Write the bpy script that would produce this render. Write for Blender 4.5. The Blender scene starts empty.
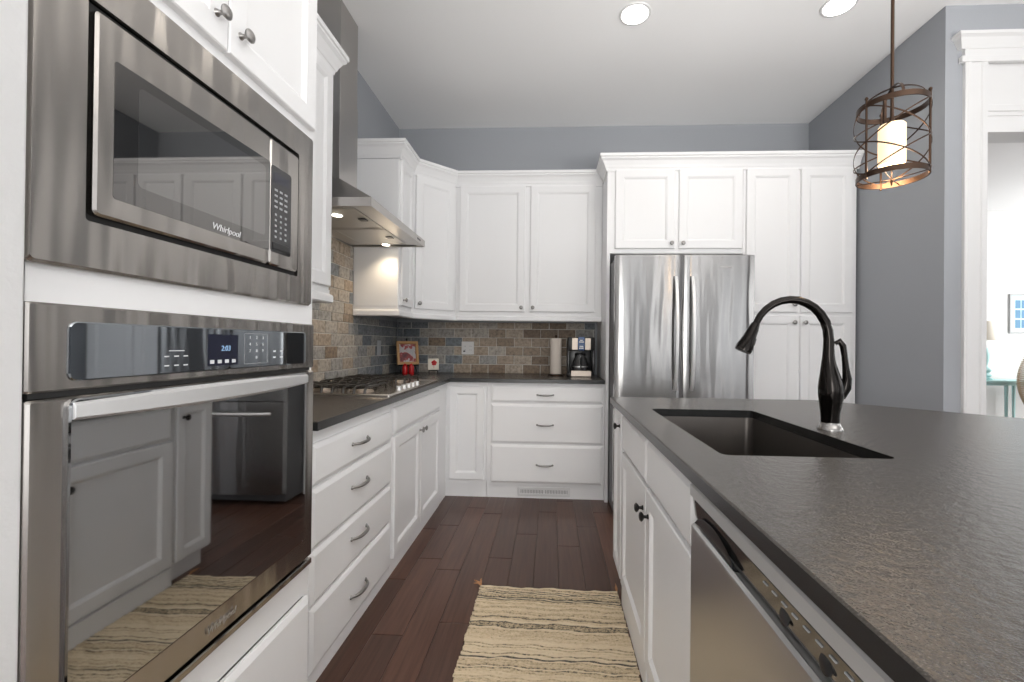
import bpy, bmesh, math, random
from mathutils import Vector, Matrix

random.seed(11)
S = bpy.context.scene
COL = S.collection
PI = math.pi
W_IMG, H_IMG = 1024.0, 682.0

# ------------------------------------------------------------------ camera
EYE = Vector((1.412, -3.977, 1.177))
YAW, PITCH, ROLL, FPX, PX, PY = .0508, .0048, .0107, 441.7, 16.7, 1.15
_r = Vector((math.cos(YAW), math.sin(YAW), 0)); _d = Vector((-math.sin(YAW), math.cos(YAW), 0)); _u = Vector((0, 0, 1))
_d2 = math.cos(PITCH) * _d + math.sin(PITCH) * _u
_u2 = -math.sin(PITCH) * _d + math.cos(PITCH) * _u
_R = math.cos(ROLL) * _r + math.sin(ROLL) * _u2
_U = -math.sin(ROLL) * _r + math.cos(ROLL) * _u2
cd = bpy.data.cameras.new('camera')
cam = bpy.data.objects.new('camera', cd)
COL.objects.link(cam)
cam.matrix_world = Matrix(((_R.x, _U.x, -_d2.x, EYE.x), (_R.y, _U.y, -_d2.y, EYE.y), (_R.z, _U.z, -_d2.z, EYE.z), (0, 0, 0, 1)))
cd.sensor_fit = 'HORIZONTAL'
cd.sensor_width = 36.0
cd.lens = FPX / W_IMG * 36.0
cd.shift_x = -PX / W_IMG
cd.shift_y = PY / W_IMG
cd.clip_start = .02
S.camera = cam

# ------------------------------------------------------------------ world, daylight, exposure
S.view_settings.view_transform = 'Standard'
S.view_settings.look = 'None'
S.view_settings.gamma = 1.0
S.view_settings.use_curve_mapping = False
S.view_settings.exposure = -0.06
wd = bpy.data.worlds.new('World'); S.world = wd
wd.use_nodes = True
bg = wd.node_tree.nodes['Background']
bg.inputs[0].default_value = (.93, .96, 1.0, 1)
bg.inputs[1].default_value = 1.5


def area(name, loc, target, sx, sy, power, col):
    l = bpy.data.lights.new(name, 'AREA'); l.shape = 'RECTANGLE'
    l.size = sx; l.size_y = sy; l.energy = power; l.color = col
    o = bpy.data.objects.new(name, l); COL.objects.link(o)
    o.location = loc
    o.rotation_euler = (Vector(target) - Vector(loc)).to_track_quat('-Z', 'Y').to_euler()
    return o


DAY = (1.0, .99, .97)
DAY_RIGHT, FILL_UP, FILL_FWD = 36, 118, 40
# daylight through the window walls behind the camera and at the right
for x, w, p in ((1.85, 1.7, 6), (3.9, 1.7, 2.2), (5.95, 1.7, 3.5), (2.05, .10, 1.6), (3.30, .18, 3.0), (4.62, .08, 1.3), (5.3, .12, 1.9)):  # the narrow strips are added lamps that put streaks in the fridge steel
    area('daylight', (x, -6.965 + (.01 if w < 1 else 0), 1.50), (x, 0, 1.50), w, 2.5, p, DAY)
area('daylight', (8.49, -4.15, 2.25), (0, -4.15, 2.25), 4.5, 1.1, DAY_RIGHT, DAY)
area('daylight', (8.49, -4.15, .95), (0, -4.15, .95), 4.5, 1.4, 12, DAY)
area('daylight', (9.42, .8, 1.6), (3, .8, 1.4), 2.2, 2.2, 110, DAY)
# added fill lamps, unseen: two up at the ceiling, one along the aisle
area('ceiling_fill', (3.7, -5.3, .95), (3.3, -4.5, 3.1), .8, .8, FILL_UP, (1, .985, .96)).data.spread = math.radians(125)
area('ceiling_fill', (2.2, -4.8, 1.0), (2.0, -1.3, 3.6), .8, .8, 6, (1, .985, .96)).data.spread = math.radians(55)
area('aisle_fill', (1.15, -6.3, 1.25), (1.3, 0, 1.0), .9, 1.6, FILL_FWD, (1, .985, .96))

# ------------------------------------------------------------------ materials
def mat(name, col, rough=.5, metal=0.0, spec=.5, **kw):
    m = bpy.data.materials.new(name); m.use_nodes = True
    b = m.node_tree.nodes['Principled BSDF']
    b.inputs['Base Color'].default_value = (*col, 1)
    b.inputs['Roughness'].default_value = rough
    b.inputs['Metallic'].default_value = metal
    b.inputs['Specular IOR Level'].default_value = spec
    for k, v in kw.items():
        b.inputs[k].default_value = v
    return m


def nd(m, t, **kw):
    n = m.node_tree.nodes.new(t)
    for k, v in kw.items():
        setattr(n, k, v)
    return n


def lk(m, a, b):
    m.node_tree.links.new(a, b)


def bsdf(m):
    return m.node_tree.nodes['Principled BSDF']


def mapped(m, scale, src='Object'):
    tc = nd(m, 'ShaderNodeTexCoord'); mp = nd(m, 'ShaderNodeMapping')
    mp.inputs['Scale'].default_value = scale
    lk(m, tc.outputs[src], mp.inputs['Vector'])
    return mp.outputs['Vector']


def noise(m, vec, scale, detail=2.0, rough=.5):
    n = nd(m, 'ShaderNodeTexNoise')
    n.inputs['Scale'].default_value = scale
    n.inputs['Detail'].default_value = detail
    n.inputs['Roughness'].default_value = rough
    if vec is not None:
        lk(m, vec, n.inputs['Vector'])
    return n.outputs['Fac']


def bump(m, fac, strength, dist):
    b = nd(m, 'ShaderNodeBump')
    b.inputs['Strength'].default_value = strength
    b.inputs['Distance'].default_value = dist
    lk(m, fac, b.inputs['Height'])
    lk(m, b.outputs['Normal'], bsdf(m).inputs['Normal'])
    return b


def ramp(m, fac, stops, const=False):
    r = nd(m, 'ShaderNodeValToRGB')
    if const:
        r.color_ramp.interpolation = 'CONSTANT'
    els = r.color_ramp.elements
    while len(els) < len(stops):
        els.new(.5)
    for e, (p, c) in zip(els, stops):
        e.position = p; e.color = (*c, 1)
    lk(m, fac, r.inputs['Fac'])
    return r.outputs['Color']


def steel(name, base, rough, tangent=None, aniso=.0, brush=(1, 1, 1), wav=(1, 1, 1), wstr=0.0):
    m = mat(name, base, rough, 1.0)
    b = bsdf(m)
    if tangent:
        c = nd(m, 'ShaderNodeCombineXYZ')
        for i in range(3):
            c.inputs[i].default_value = tangent[i]
        lk(m, c.outputs[0], b.inputs['Tangent'])
        b.inputs['Anisotropic'].default_value = aniso
    v = mapped(m, brush)
    f = noise(m, v, 1.0, 3.0)
    mr = nd(m, 'ShaderNodeMapRange')
    mr.inputs['To Min'].default_value = rough * .975
    mr.inputs['To Max'].default_value = rough * 1.025
    lk(m, f, mr.inputs['Value']); lk(m, mr.outputs[0], b.inputs['Roughness'])
    if wstr:
        f2 = noise(m, mapped(m, wav), 1.0, 1.5)
        bump(m, f2, 1.0, wstr)
    return m


M = {}
M['white'] = mat('cabinet paint', (.86, .86, .865), .38)
bump(M['white'], noise(M['white'], mapped(M['white'], (1, 1, 1)), 60, 2), .04, .002)
M['ceiling'] = mat('ceiling paint', (.90, .90, .90), .9, spec=.2)
bump(M['ceiling'], noise(M['ceiling'], mapped(M['ceiling'], (1, 1, 1)), 45, 4), .15, .004)
M['grey'] = mat('grey wall paint', (.36, .375, .40), .85, spec=.2)
bump(M['grey'], noise(M['grey'], mapped(M['grey'], (1, 1, 1)), 90, 3), .12, .003)
M['wallwhite'] = mat('pale wall paint', (.70, .70, .70), .85, spec=.2)
bump(M['wallwhite'], noise(M['wallwhite'], mapped(M['wallwhite'], (1, 1, 1)), 70, 3), .25, .004)
M['farwhite'] = mat('far room paint', (.86, .86, .86), .9, spec=.2)
M['trim'] = mat('trim paint', (.72, .72, .72), .40)
M['dark'] = mat('black gap', (.012, .012, .012), .6)
M['mwwindow'] = mat('microwave window mesh', (.25, .245, .24), .025, 1.0)
M['blackglass'] = mat('black appliance glass', (.02, .02, .022), .06)
M['ovenglass'] = mat('oven glass', (.48, .49, .50), .03, 1.0)
M['mwglass'] = mat('microwave glass', (.19, .185, .18), .02, 1.0)
M['panelglass'] = mat('oven control glass', (.33, .355, .38), .03, 1.0)
M['steel_x'] = steel('brushed steel oven', (.44, .415, .39), .22, (0, 0, 1), .8, (2, 4, 700), (.6, 9, .9), .012)
M['steel_y'] = steel('brushed steel fridge', (.345, .34, .335), .20, (0, 0, 1), .85, (6, 2, 900), (9, .6, 1.1), .006)
M['steel_island'] = steel('brushed steel dishwasher', (.58, .575, .57), .30, (0, 0, 1), .7, (2, 6, 900), (1, 3, 1), .002)
M['steel_hood'] = steel('hood steel', (.50, .48, .46), .30, None, 0, (90, 90, 90))
M['handle'] = mat('satin handle metal', (.72, .72, .72), .42, .75)
M['silver'] = mat('silver painted trim', (.50, .50, .50), .42, .35)
M['pewter'] = mat('pewter hardware', (.33, .32, .31), .32, 1.0)
M['blackmetal'] = mat('black hardware', (.02, .018, .017), .35, .6)
M['iron'] = mat('cast iron', (.05, .045, .04), .30, .5)
M['bronze'] = mat('oil rubbed bronze', (.065, .040, .028), .36, .9)
M['faucet'] = mat('dark bronze faucet', (.020, .0175, .016), .13, .85)
M['faucet_base'] = mat('worn faucet base', (.30, .29, .28), .25, .9)
M['sink'] = mat('sink bowl', (.085, .075, .068), .32, .6)
bump(M['sink'], noise(M['sink'], mapped(M['sink'], (2, 200, 200)), 1, 2), .08, .001)
M['marks'] = mat('printed marks', (.75, .76, .78), .5)
M['faintmarks'] = mat('faint printed marks', (.40, .41, .42), .5)
M['logo'] = mat('logo metal', (.50, .48, .46), .35, .8)
M['display'] = mat('display', (.01, .012, .03), .1)
M['digits'] = mat('lit digits', (.1, .2, .3), .4, **{'Emission Color': (.45, .65, .95, 1), 'Emission Strength': .5})
M['lamp'] = mat('lit lamp lens', (1, 1, 1), .4, **{'Emission Color': (1, .96, .90, 1), 'Emission Strength': 9.0})
M['hoodlamp'] = mat('lit hood lens', (1, 1, 1), .4, **{'Emission Color': (1, .90, .74, 1), 'Emission Strength': 14.0})
M['shade'] = mat('lit glass shade', (.9, .72, .5), .4, **{'Emission Color': (1, .74, .45, 1), 'Emission Strength': 1.0})
M['wood'] = mat('honey wood', (.50, .27, .10), .45)
M['red'] = mat('red glaze', (.55, .012, .015), .18)
M['cream'] = mat('cream ceramic', (.72, .66, .56), .4)
M['plastic_black'] = mat('black plastic', (.012, .012, .013), .28)
M['beige_metal'] = mat('brushed nickel panel', (.48, .41, .35), .38, .8)
M['bluescreen'] = mat('blue screen', (.03, .08, .22), .2)
M['paper'] = mat('paper towel', (.62, .56, .50), .95, spec=.1)
bump(M['paper'], noise(M['paper'], mapped(M['paper'], (1, 1, 1)), 180, 2), .4, .002)
M['plate'] = mat('outlet plate', (.74, .73, .72), .4)
M['plate_grey'] = mat('grey switch plate', (.45, .47, .49), .4)
M['grout'] = mat('grout', (.70, .68, .64), .95, spec=.1)
M['teal'] = mat('turquoise paint', (.52, .82, .82), .45)
M['lampshade'] = mat('far lamp shade', (.85, .80, .70), .8)
M['wicker'] = mat('wicker', (.50, .36, .24), .7)
M['picblue'] = mat('blue print', (.07, .24, .42), .5)
M['picpaper'] = mat('print paper', (.62, .86, .92), .6)
M['frame_grey'] = mat('grey frame', (.45, .46, .47), .5)
M['tassel'] = mat('jute tassel', (.50, .25, .12), .9)
M['glass'] = mat('clear glass', (.9, .92, .92), .02, **{'Transmission Weight': 1.0, 'IOR': 1.45})

# granite: dark leathered stone
g = mat('leathered granite', (.028, .026, .025), .24)
v = mapped(g, (1, 1, 1))
f1 = noise(g, v, 55, 3, .55)
f2 = noise(g, v, 420, 2)
mx = nd(g, 'ShaderNodeMath', operation='MULTIPLY_ADD')
mx.inputs[1].default_value = .25
lk(g, f2, mx.inputs[0]); lk(g, f1, mx.inputs[2])
bump(g, mx.outputs[0], .45, .005)
lk(g, ramp(g, f2, [(.35, (.044, .038, .033)), (.62, (.072, .063, .055)), (.75, (.15, .14, .13))]), bsdf(g).inputs['Base Color'])
M['granite'] = g
M['granite_edge'] = mat('polished granite edge', (.018, .018, .018), .26)

# stone tiles: tone comes from a per-tile number
t = mat('tumbled slate tile', (.3, .25, .2), .55, spec=.35)
at = nd(t, 'ShaderNodeAttribute', attribute_name='tone')
vp = mapped(t, (1, 1, 1))
n1 = noise(t, vp, 38, 5, .65)
n2 = noise(t, vp, 150, 3, .6)
cA = ramp(t, at.outputs['Fac'], [(0, (.17, .19, .21)), (.22, (.26, .275, .285)), (.42, (.45, .41, .36)), (.58, (.42, .345, .27)), (.78, (.23, .17, .12)), (1, (.10, .07, .05))])
mul = nd(t, 'ShaderNodeMix', data_type='RGBA', blend_type='MULTIPLY')
mul.inputs['Factor'].default_value = .75
lk(t, cA, mul.inputs[6])
lk(t, ramp(t, n1, [(.3, (.35, .33, .31)), (.5, (.92, .92, .92)), (.7, (1.35, 1.32, 1.28))]), mul.inputs[7])
lk(t, mul.outputs[2], bsdf(t).inputs['Base Color'])
bump(t, n2, .35, .003)
M['tile'] = t

# floor planks
p = mat('hand scraped walnut plank', (.1, .05, .035), .28, spec=.38)
ap = nd(p, 'ShaderNodeAttribute', attribute_name='tone')
vf = mapped(p, (26, 1.3, 1))
ng = noise(p, vf, 2.2, 6, .62)
ng2 = noise(p, mapped(p, (9, .8, 1)), 1.6, 3)
ca = ramp(p, ng, [(.28, (.058, .027, .018)), (.52, (.090, .044, .030)), (.78, (.122, .063, .044))])
mp_ = nd(p, 'ShaderNodeMix', data_type='RGBA', blend_type='MULTIPLY')
mp_.inputs['Factor'].default_value = 1.0
lk(p, ca, mp_.inputs[6])
lk(p, ramp(p, ap.outputs['Fac'], [(0, (.80, .78, .78)), (.5, (1, 1, 1)), (1, (1.30, 1.24, 1.18))]), mp_.inputs[7])
lk(p, mp_.outputs[2], bsdf(p).inputs['Base Color'])
bump(p, ng2, .10, .004)
M['plank'] = p
M['plankgap'] = mat('plank gap', (.012, .007, .005), .7)

# rug
rg = mat('woven jute and cotton', (.5, .42, .3), .95, spec=.1)
ar = nd(rg, 'ShaderNodeAttribute', attribute_name='tone')
vr = mapped(rg, (34, 75, 1))
nr = noise(rg, vr, 2.2, 4, .75)
wid = nd(rg, 'ShaderNodeMapRange')
wid.inputs['From Min'].default_value = .32; wid.inputs['From Max'].default_value = .68
lk(rg, nr, wid.inputs['Value'])
add = nd(rg, 'ShaderNodeMath', operation='MULTIPLY_ADD')
add.inputs[1].default_value = .45
lk(rg, wid.outputs[0], add.inputs[0]); lk(rg, ar.outputs['Fac'], add.inputs[2])
lk(rg, ramp(rg, add.outputs[0], [(.30, (.74, .62, .45)), (.70, (.62, .50, .34)), (.98, (.46, .37, .25)), (1.0, (.11, .10, .085))]), bsdf(rg).inputs['Base Color'])
r_ = [n for n in rg.node_tree.nodes if n.type == 'VALTORGB'][0]
els = r_.color_ramp.elements
els[0].position, els[1].position, els[2].position, els[3].position = .30, .56, .68, .80
M['rug'] = rg

# picture for the small framed print: soft generic red and grey patches
pc = mat('framed print', (.5, .5, .5), .5)
vv = mapped(pc, (1, 1, 1))
lk(pc, ramp(pc, noise(pc, vv, 10, 3, .6), [(.36, (.42, .42, .44)), (.46, (.50, .48, .48)), (.50, (.36, .05, .05)), (.62, (.10, .02, .03))]), bsdf(pc).inputs['Base Color'])
M['print'] = pc

# ------------------------------------------------------------------ mesh building
ORG = {}


class MB:
    def __init__(self):
        self.bm = bmesh.new()

    def box(self, a, b, bev=0.0, seg=2):
        x0, x1 = sorted((a[0], b[0])); y0, y1 = sorted((a[1], b[1])); z0, z1 = sorted((a[2], b[2]))
        r = bmesh.ops.create_cube(self.bm, size=1.0)
        for v in r['verts']:
            v.co = Vector((x0 + (v.co.x + .5) * (x1 - x0), y0 + (v.co.y + .5) * (y1 - y0), z0 + (v.co.z + .5) * (z1 - z0)))
        if bev > 0:
            es = list({e for v in r['verts'] for e in v.link_edges})
            bmesh.ops.bevel(self.bm, geom=es, offset=bev, segments=seg, affect='EDGES', profile=.5)
        return self

    def poly(self, pts):
        return self.bm.faces.new([self.bm.verts.new(q) for q in pts])

    def rings(self, rings, closed=True, cap0=True, cap1=True):
        vs = [[self.bm.verts.new(q) for q in r] for r in rings]
        n = len(vs[0])
        for a, b in zip(vs, vs[1:]):
            for i in range(n if closed else n - 1):
                j = (i + 1) % n
                try:
                    self.bm.faces.new((a[i], a[j], b[j], b[i]))
                except ValueError:
                    pass
        if cap0: self.bm.faces.new(list(reversed(vs[0])))
        if cap1: self.bm.faces.new(vs[-1])
        return vs

    def panel(self, F, a0, b0, a1, b1, loops):
        rs = []
        for ins, c in loops:
            rs.append([F(a0 + ins, b0 + ins, c), F(a1 - ins, b0 + ins, c), F(a1 - ins, b1 - ins, c), F(a0 + ins, b1 - ins, c)])
        self.rings(rs)
        return self

    def rpanel(self, F, a0, b0, a1, b1, rad, loops, seg=5, hole=False):
        """rounded rectangle loops; (inset, c[, radius])"""
        rs = []
        for L in loops:
            ins, c = L[0], L[1]
            r = L[2] if len(L) > 2 else max(rad - ins, .001)
            pts = []
            for cx, cy, st in ((a1 - ins - r, b1 - ins - r, 0), (a0 + ins + r, b1 - ins - r, 90), (a0 + ins + r, b0 + ins + r, 180), (a1 - ins - r, b0 + ins + r, 270)):
                for k in range(seg + 1):
                    th = math.radians(st + 90 * k / seg)
                    pts.append(F(cx + r * math.cos(th), cy + r * math.sin(th), c))
            rs.append(pts)
        if hole:
            rs.append(rs[0])
            vs = [[self.bm.verts.new(q) for q in r] for r in rs[:-1]]
            vs.append(vs[0]); n = len(vs[0])
            for a, b in zip(vs, vs[1:]):
                for i in range(n):
                    j = (i + 1) % n
                    self.bm.faces.new((a[i], a[j], b[j], b[i]))
        else:
            self.rings(rs)
        return self

    def tube(self, pts, r, n=8, closed=False, flat=None):
        pts = [Vector(q) for q in pts]
        m = len(pts)
        rr = r if isinstance(r, (list, tuple)) else [r] * m
        prev = None; rs = []
        for i, q in enumerate(pts):
            if closed:
                d = pts[(i + 1) % m] - pts[i - 1]
            else:
                d = pts[min(i + 1, m - 1)] - pts[max(i - 1, 0)]
            d.normalize()
            if prev is None:
                up = Vector((0, 0, 1)) if abs(d.z) < .9 else Vector((1, 0, 0))
                s = d.cross(up).normalized()
            else:
                s = (prev - d * prev.dot(d)).normalized()
            prev = s
            t2 = d.cross(s)
            ring = []
            for k in range(n):
                th = 2 * PI * k / n
                ring.append(q + s * math.cos(th) * rr[i] + t2 * math.sin(th) * rr[i])
            rs.append(ring)
        if closed:
            rs.append(rs[0])
            vs = [[self.bm.verts.new(q) for q in ring] for ring in rs[:-1]]
            vs.append(vs[0])
            for a, b in zip(vs, vs[1:]):
                for i in range(n):
                    j = (i + 1) % n
                    self.bm.faces.new((a[i], a[j], b[j], b[i]))
        else:
            self.rings(rs)
        return self

    def band(self, pts, w, th, nrm):
        """flat strip: pts path, w half width vector list (or fn), nrm outward list"""
        rs = []
        for q, wv, nv in zip(pts, w, nrm):
            q, wv, nv = Vector(q), Vector(wv), Vector(nv) * th
            rs.append([q - wv, q + wv, q + wv + nv, q - wv + nv])
        closed = (Vector(pts[0]) - Vector(pts[-1])).length < 1e-5
        if closed:
            rs = rs[:-1]
            vs = [[self.bm.verts.new(q) for q in ring] for ring in rs]; vs.append(vs[0])
            for a, b in zip(vs, vs[1:]):
                for i in range(4):
                    j = (i + 1) % 4
                    self.bm.faces.new((a[i], a[j], b[j], b[i]))
        else:
            self.rings(rs)
        return self

    def lathe(self, prof, o, axis=(0, 0, 1), n=20, cap=True):
        ax = Vector(axis).normalized(); o = Vector(o)
        s = ax.cross(Vector((0, 0, 1)) if abs(ax.z) < .9 else Vector((1, 0, 0))).normalized()
        t2 = ax.cross(s)
        rs = []
        for r, h in prof:
            r = max(r, .0002)
            rs.append([o + ax * h + (s * math.cos(2 * PI * k / n) + t2 * math.sin(2 * PI * k / n)) * r for k in range(n)])
        self.rings(rs, cap0=cap, cap1=cap)
        return self

    def sweep(self, prof, path, caps=True):
        """prof: (outward, z); path: XY points; outward is to the right of travel"""
        P = [Vector((q[0], q[1])) for q in path]
        rs = []
        for i, q in enumerate(P):
            def out(a, b):
                d = (b - a).normalized(); return Vector((d.y, -d.x))
            if i == 0: o = out(P[0], P[1])
            elif i == len(P) - 1: o = out(P[-2], P[-1])
            else:
                o1, o2 = out(P[i - 1], q), out(q, P[i + 1])
                o = (o1 + o2) / (1 + o1.dot(o2))
            rs.append([Vector((q.x + o.x * a, q.y + o.y * a, z)) for a, z in prof])
        self.rings(rs, cap0=caps, cap1=caps)
        return self

    def prism(self, poly, z0, z1, bev=0.0):
        vs = self.rings([[Vector((x, y, z0)) for x, y in poly], [Vector((x, y, z1)) for x, y in poly]])
        if bev:
            es = [e for e in self.bm.edges if abs(e.verts[0].co.z - e.verts[1].co.z) < 1e-6 and e.verts[0].co.z > z1 - 1e-5]
            bmesh.ops.bevel(self.bm, geom=es, offset=bev, segments=2, affect='EDGES', profile=.5)
        return self


def edge_faces(mb):
    bmesh.ops.recalc_face_normals(mb.bm, faces=mb.bm.faces)
    for f in mb.bm.faces:
        if abs(f.normal.z) < .3: f.material_index = 1


def org(o):
    return ORG.get(o.name, Vector((0, 0, 0)))


def build(name, mb, m, parent=None, smooth=0, base=False):
    bm = mb.bm
    bmesh.ops.remove_doubles(bm, verts=bm.verts, dist=1e-6)
    bmesh.ops.recalc_face_normals(bm, faces=bm.faces)
    xs = [v.co for v in bm.verts]
    lo = Vector((min(v.x for v in xs), min(v.y for v in xs), min(v.z for v in xs)))
    hi = Vector((max(v.x for v in xs), max(v.y for v in xs), max(v.z for v in xs)))
    c = (lo + hi) / 2
    if parent is None: c.z = lo.z
    for v in bm.verts:
        v.co -= c
    me = bpy.data.meshes.new(name)
    bm.to_mesh(me); bm.free()
    if smooth:
        for q in me.polygons: q.use_smooth = True
        me.set_sharp_from_angle(angle=math.radians(smooth))
    ms = m if isinstance(m, (list, tuple)) else [m]
    for q in ms:
        me.materials.append(M[q] if isinstance(q, str) else q)
    o = bpy.data.objects.new(name, me); COL.objects.link(o)
    if parent is not None:
        o.parent = parent; o.location = c - org(parent)
    else:
        o.location = c
    ORG[o.name] = c
    return o


def tag(o, label, cat, group=None):
    o['label'] = label; o['category'] = cat
    if group: o['group'] = group
    return o


def thing(name, loc, label, cat, group=None):
    o = bpy.data.objects.new(name, None); COL.objects.link(o)
    o.empty_display_size = .05
    o.location = loc; ORG[o.name] = Vector(loc)
    return tag(o, label, cat, group)


def struct(name, mb, m, smooth=0):
    o = build(name, mb, m, None, smooth); o['kind'] = 'structure'
    return o


def FX(x0):   # faces looking towards +X: a runs along Y
    return lambda a, b, c: Vector((x0 + c, a, b))


def FI(x0):   # faces looking towards -X
    return lambda a, b, c: Vector((x0 - c, a, b))


def FY(y0):   # faces looking towards -Y: a runs along X
    return lambda a, b, c: Vector((a, y0 - c, b))


def FZ(z0):
    return lambda a, b, c: Vector((a, b, z0 + c))


def FD(p, q):  # diagonal face through p -> q (plan), outward to the right of travel
    p, q = Vector(p), Vector(q); d = (q - p).normalized(); n = Vector((d.y, -d.x))
    return lambda a, b, c: Vector((p.x + d.x * a + n.x * c, p.y + d.y * a + n.y * c, b))


def nrm(F):
    return (F(0, 0, 1) - F(0, 0, 0)).normalized()


def door(F, a0, b0, a1, b1, parent, name='door', w=.055):
    mb = MB().panel(F, a0, b0, a1, b1, [(0, 0), (0, .016), (.003, .019), (w, .019), (w + .002, .0165), (w + .005, .0165), (w + .014, .0095), (w + .018, .009)])
    return build(name, mb, 'white', parent)


def drawer(F, a0, b0, a1, b1, parent, name='drawer'):
    mb = MB().panel(F, a0, b0, a1, b1, [(0, 0), (0, .009), (.003, .012), (.011, .0165), (.016, .019)])
    return build(name, mb, 'white', parent)


def knob(F, a, b, parent, m='pewter', c0=.019):
    mb = MB().lathe([(.0085, c0), (.0075, c0 + .003), (.005, c0 + .007), (.005, c0 + .014), (.012, c0 + .018), (.0155, c0 + .022), (.0155, c0 + .025), (.011, c0 + .029), (.004, c0 + .0305)], F(a, b, 0), nrm(F), 16)
    return build('knob', mb, m, parent, 40)


def pull(F, a, b, parent, w=.064, m='pewter', c0=.019):
    pts, rr = [], []
    for i in range(17):
        s = -1 + 2 * i / 16
        h = c0 + .027 * (1 - abs(s) ** 3.2)
        pts.append(F(a + s * w, b - .001 * (1 - s * s), h)); rr.append(.0048 + .0022 * (1 - s * s))
    mb = MB().tube(pts, rr, 8)
    for s in (-1, 1):
        mb.lathe([(.008, c0), (.0075, c0 + .003), (.005, c0 + .006)], F(a + s * w, b, 0), nrm(F), 10)
    return build('handle', mb, m, parent, 50)


def lettering(txt, size, F, a, b, c, parent, m, name='lettering', shear=0.0, flip=1, depth=.0006):
    cu = bpy.data.curves.new('t', 'FONT'); cu.body = txt; cu.size = size; cu.align_x = 'CENTER'; cu.align_y = 'CENTER'
    cu.shear = shear; cu.extrude = depth
    o = bpy.data.objects.new('t', cu); COL.objects.link(o)
    dg = bpy.context.evaluated_depsgraph_get()
    me = bpy.data.meshes.new_from_object(o.evaluated_get(dg))
    bpy.data.objects.remove(o); bpy.data.curves.remove(cu)
    base = F(a, b, c)
    ctr = base - org(parent)
    for v in me.vertices:
        q = F(a + flip * v.co.x, b + v.co.y, c + v.co.z)
        v.co = q - base
    me.name = name
    me.materials.clear(); me.materials.append(M[m])
    ob = bpy.data.objects.new(name, me); COL.objects.link(ob)
    ob.parent = parent; ob.location = ctr; ORG[ob.name] = base
    return ob


# ------------------------------------------------------------------ the room
CEIL = 3.138
# floor: planks along Y
rows_x = -.06
mbf = MB()
tone_f = []
vl = mbf.bm.faces.layers.float.new('tone')
x = .066
x -= .127 * 2
while x < 9.4:
    y = -7.1 - random.random() * 1.1
    while y < 2.7:
        L = random.choice((.45, .6, .75, .9, 1.05, 1.2, 1.2)) * random.uniform(.9, 1.1)
        y0, y1 = y, min(y + L, 2.7)
        tn = random.random()
        e = .0032
        q0 = [(x, y0), (x + .127, y0), (x + .127, y1), (x, y1)]
        q1 = [(x + e, y0 + e), (x + .127 - e, y0 + e), (x + .127 - e, y1 - e), (x + e, y1 - e)]
        A = [mbf.bm.verts.new((a, b, -.0024)) for a, b in q0]
        B = [mbf.bm.verts.new((a, b, 0)) for a, b in q1]
        f = mbf.bm.faces.new(B); f[vl] = tn
        for i in range(4):
            f = mbf.bm.faces.new((A[i], A[(i + 1) % 4], B[(i + 1) % 4], B[i])); f[vl] = -1.0
        y = y1
    x += .127
mbf.box((-.3, -8.2, -.06), (9.6, 2.8, -.0025))
struct('floor', mbf, 'plank')
struct('ceiling', MB().box((-.15, -8.3, CEIL), (9.65, 2.75, CEIL + .1)), 'ceiling')
struct('wall_left', MB().box((-.12, -8.2, 0), (0, .12, CEIL)), 'grey')
struct('wall_back', MB().box((0, 0, 0), (3.79, .12, CEIL)), 'grey')
struct('wall_right', MB().box((3.645, -1.205, 0), (3.785, 0, CEIL)), 'grey')
struct('wall_near', MB().box((0, -7.0, 0), (.669, -3.390, CEIL), .004), 'wallwhite')
# wall with the tall cased opening
mb = MB().box((3.645, -1.344, 0), (3.80, -1.205, CEIL))
mb.box((3.80, -1.344, 2.83), (8.5, -1.205, CEIL)).box((5.45, -1.344, 0), (8.5, -1.205, 2.83))
struct('wall_doorway', mb, 'grey')
# rear wall with three windows, right wall with two
mb = MB()
ws = [(.95, 2.75), (3.0, 4.8), (5.05, 6.85)]
YR = -6.9
wr = [(-6.45, -5.05), (-4.85, -3.45), (-3.25, -1.85)]
px = .669
for a, b in ws:
    mb.box((px, YR - .12, 0), (a, YR, CEIL)); mb.box((a, YR - .12, 0), (b, YR, .2)); mb.box((a, YR - .12, 2.8), (b, YR, CEIL)); px = b
mb.box((px, YR - .12, 0), (8.62, YR, CEIL))
struct('wall_rear', mb, 'grey')
mb = MB(); py = YR
for a, b in wr:
    mb.box((8.5, py, 0), (8.62, a, CEIL)); mb.box((8.5, a, 0), (8.62, b, .2)); mb.box((8.5, a, 2.8), (8.62, b, CEIL)); py = b
mb.box((8.5, py, 0), (8.62, -1.205, CEIL))
struct('wall_far_right', mb, 'grey')
k = 1
for a, b in ws:
    mb = MB()
    for q in (a + .035, (a + b) / 2, b - .035): mb.box((q - .035, YR - .05, .2), (q + .035, YR - .005, 2.8))
    for q in (.24, 2.2, 2.76): mb.box((a, YR - .045, q - .035), (b, YR - .01, q + .035))
    struct('window_%d' % k, mb, 'trim'); k += 1
for a, b in wr:
    mb = MB()
    for q in (a + .035, (a + b) / 2, b - .035): mb.box((8.505, q - .035, .2), (8.515, q + .035, 2.8))
    for q in (.24, 2.2, 2.76): mb.box((8.505, a, q - .035), (8.515, b, q + .035))
    struct('window_%d' % k, mb, 'trim'); k += 1
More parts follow.
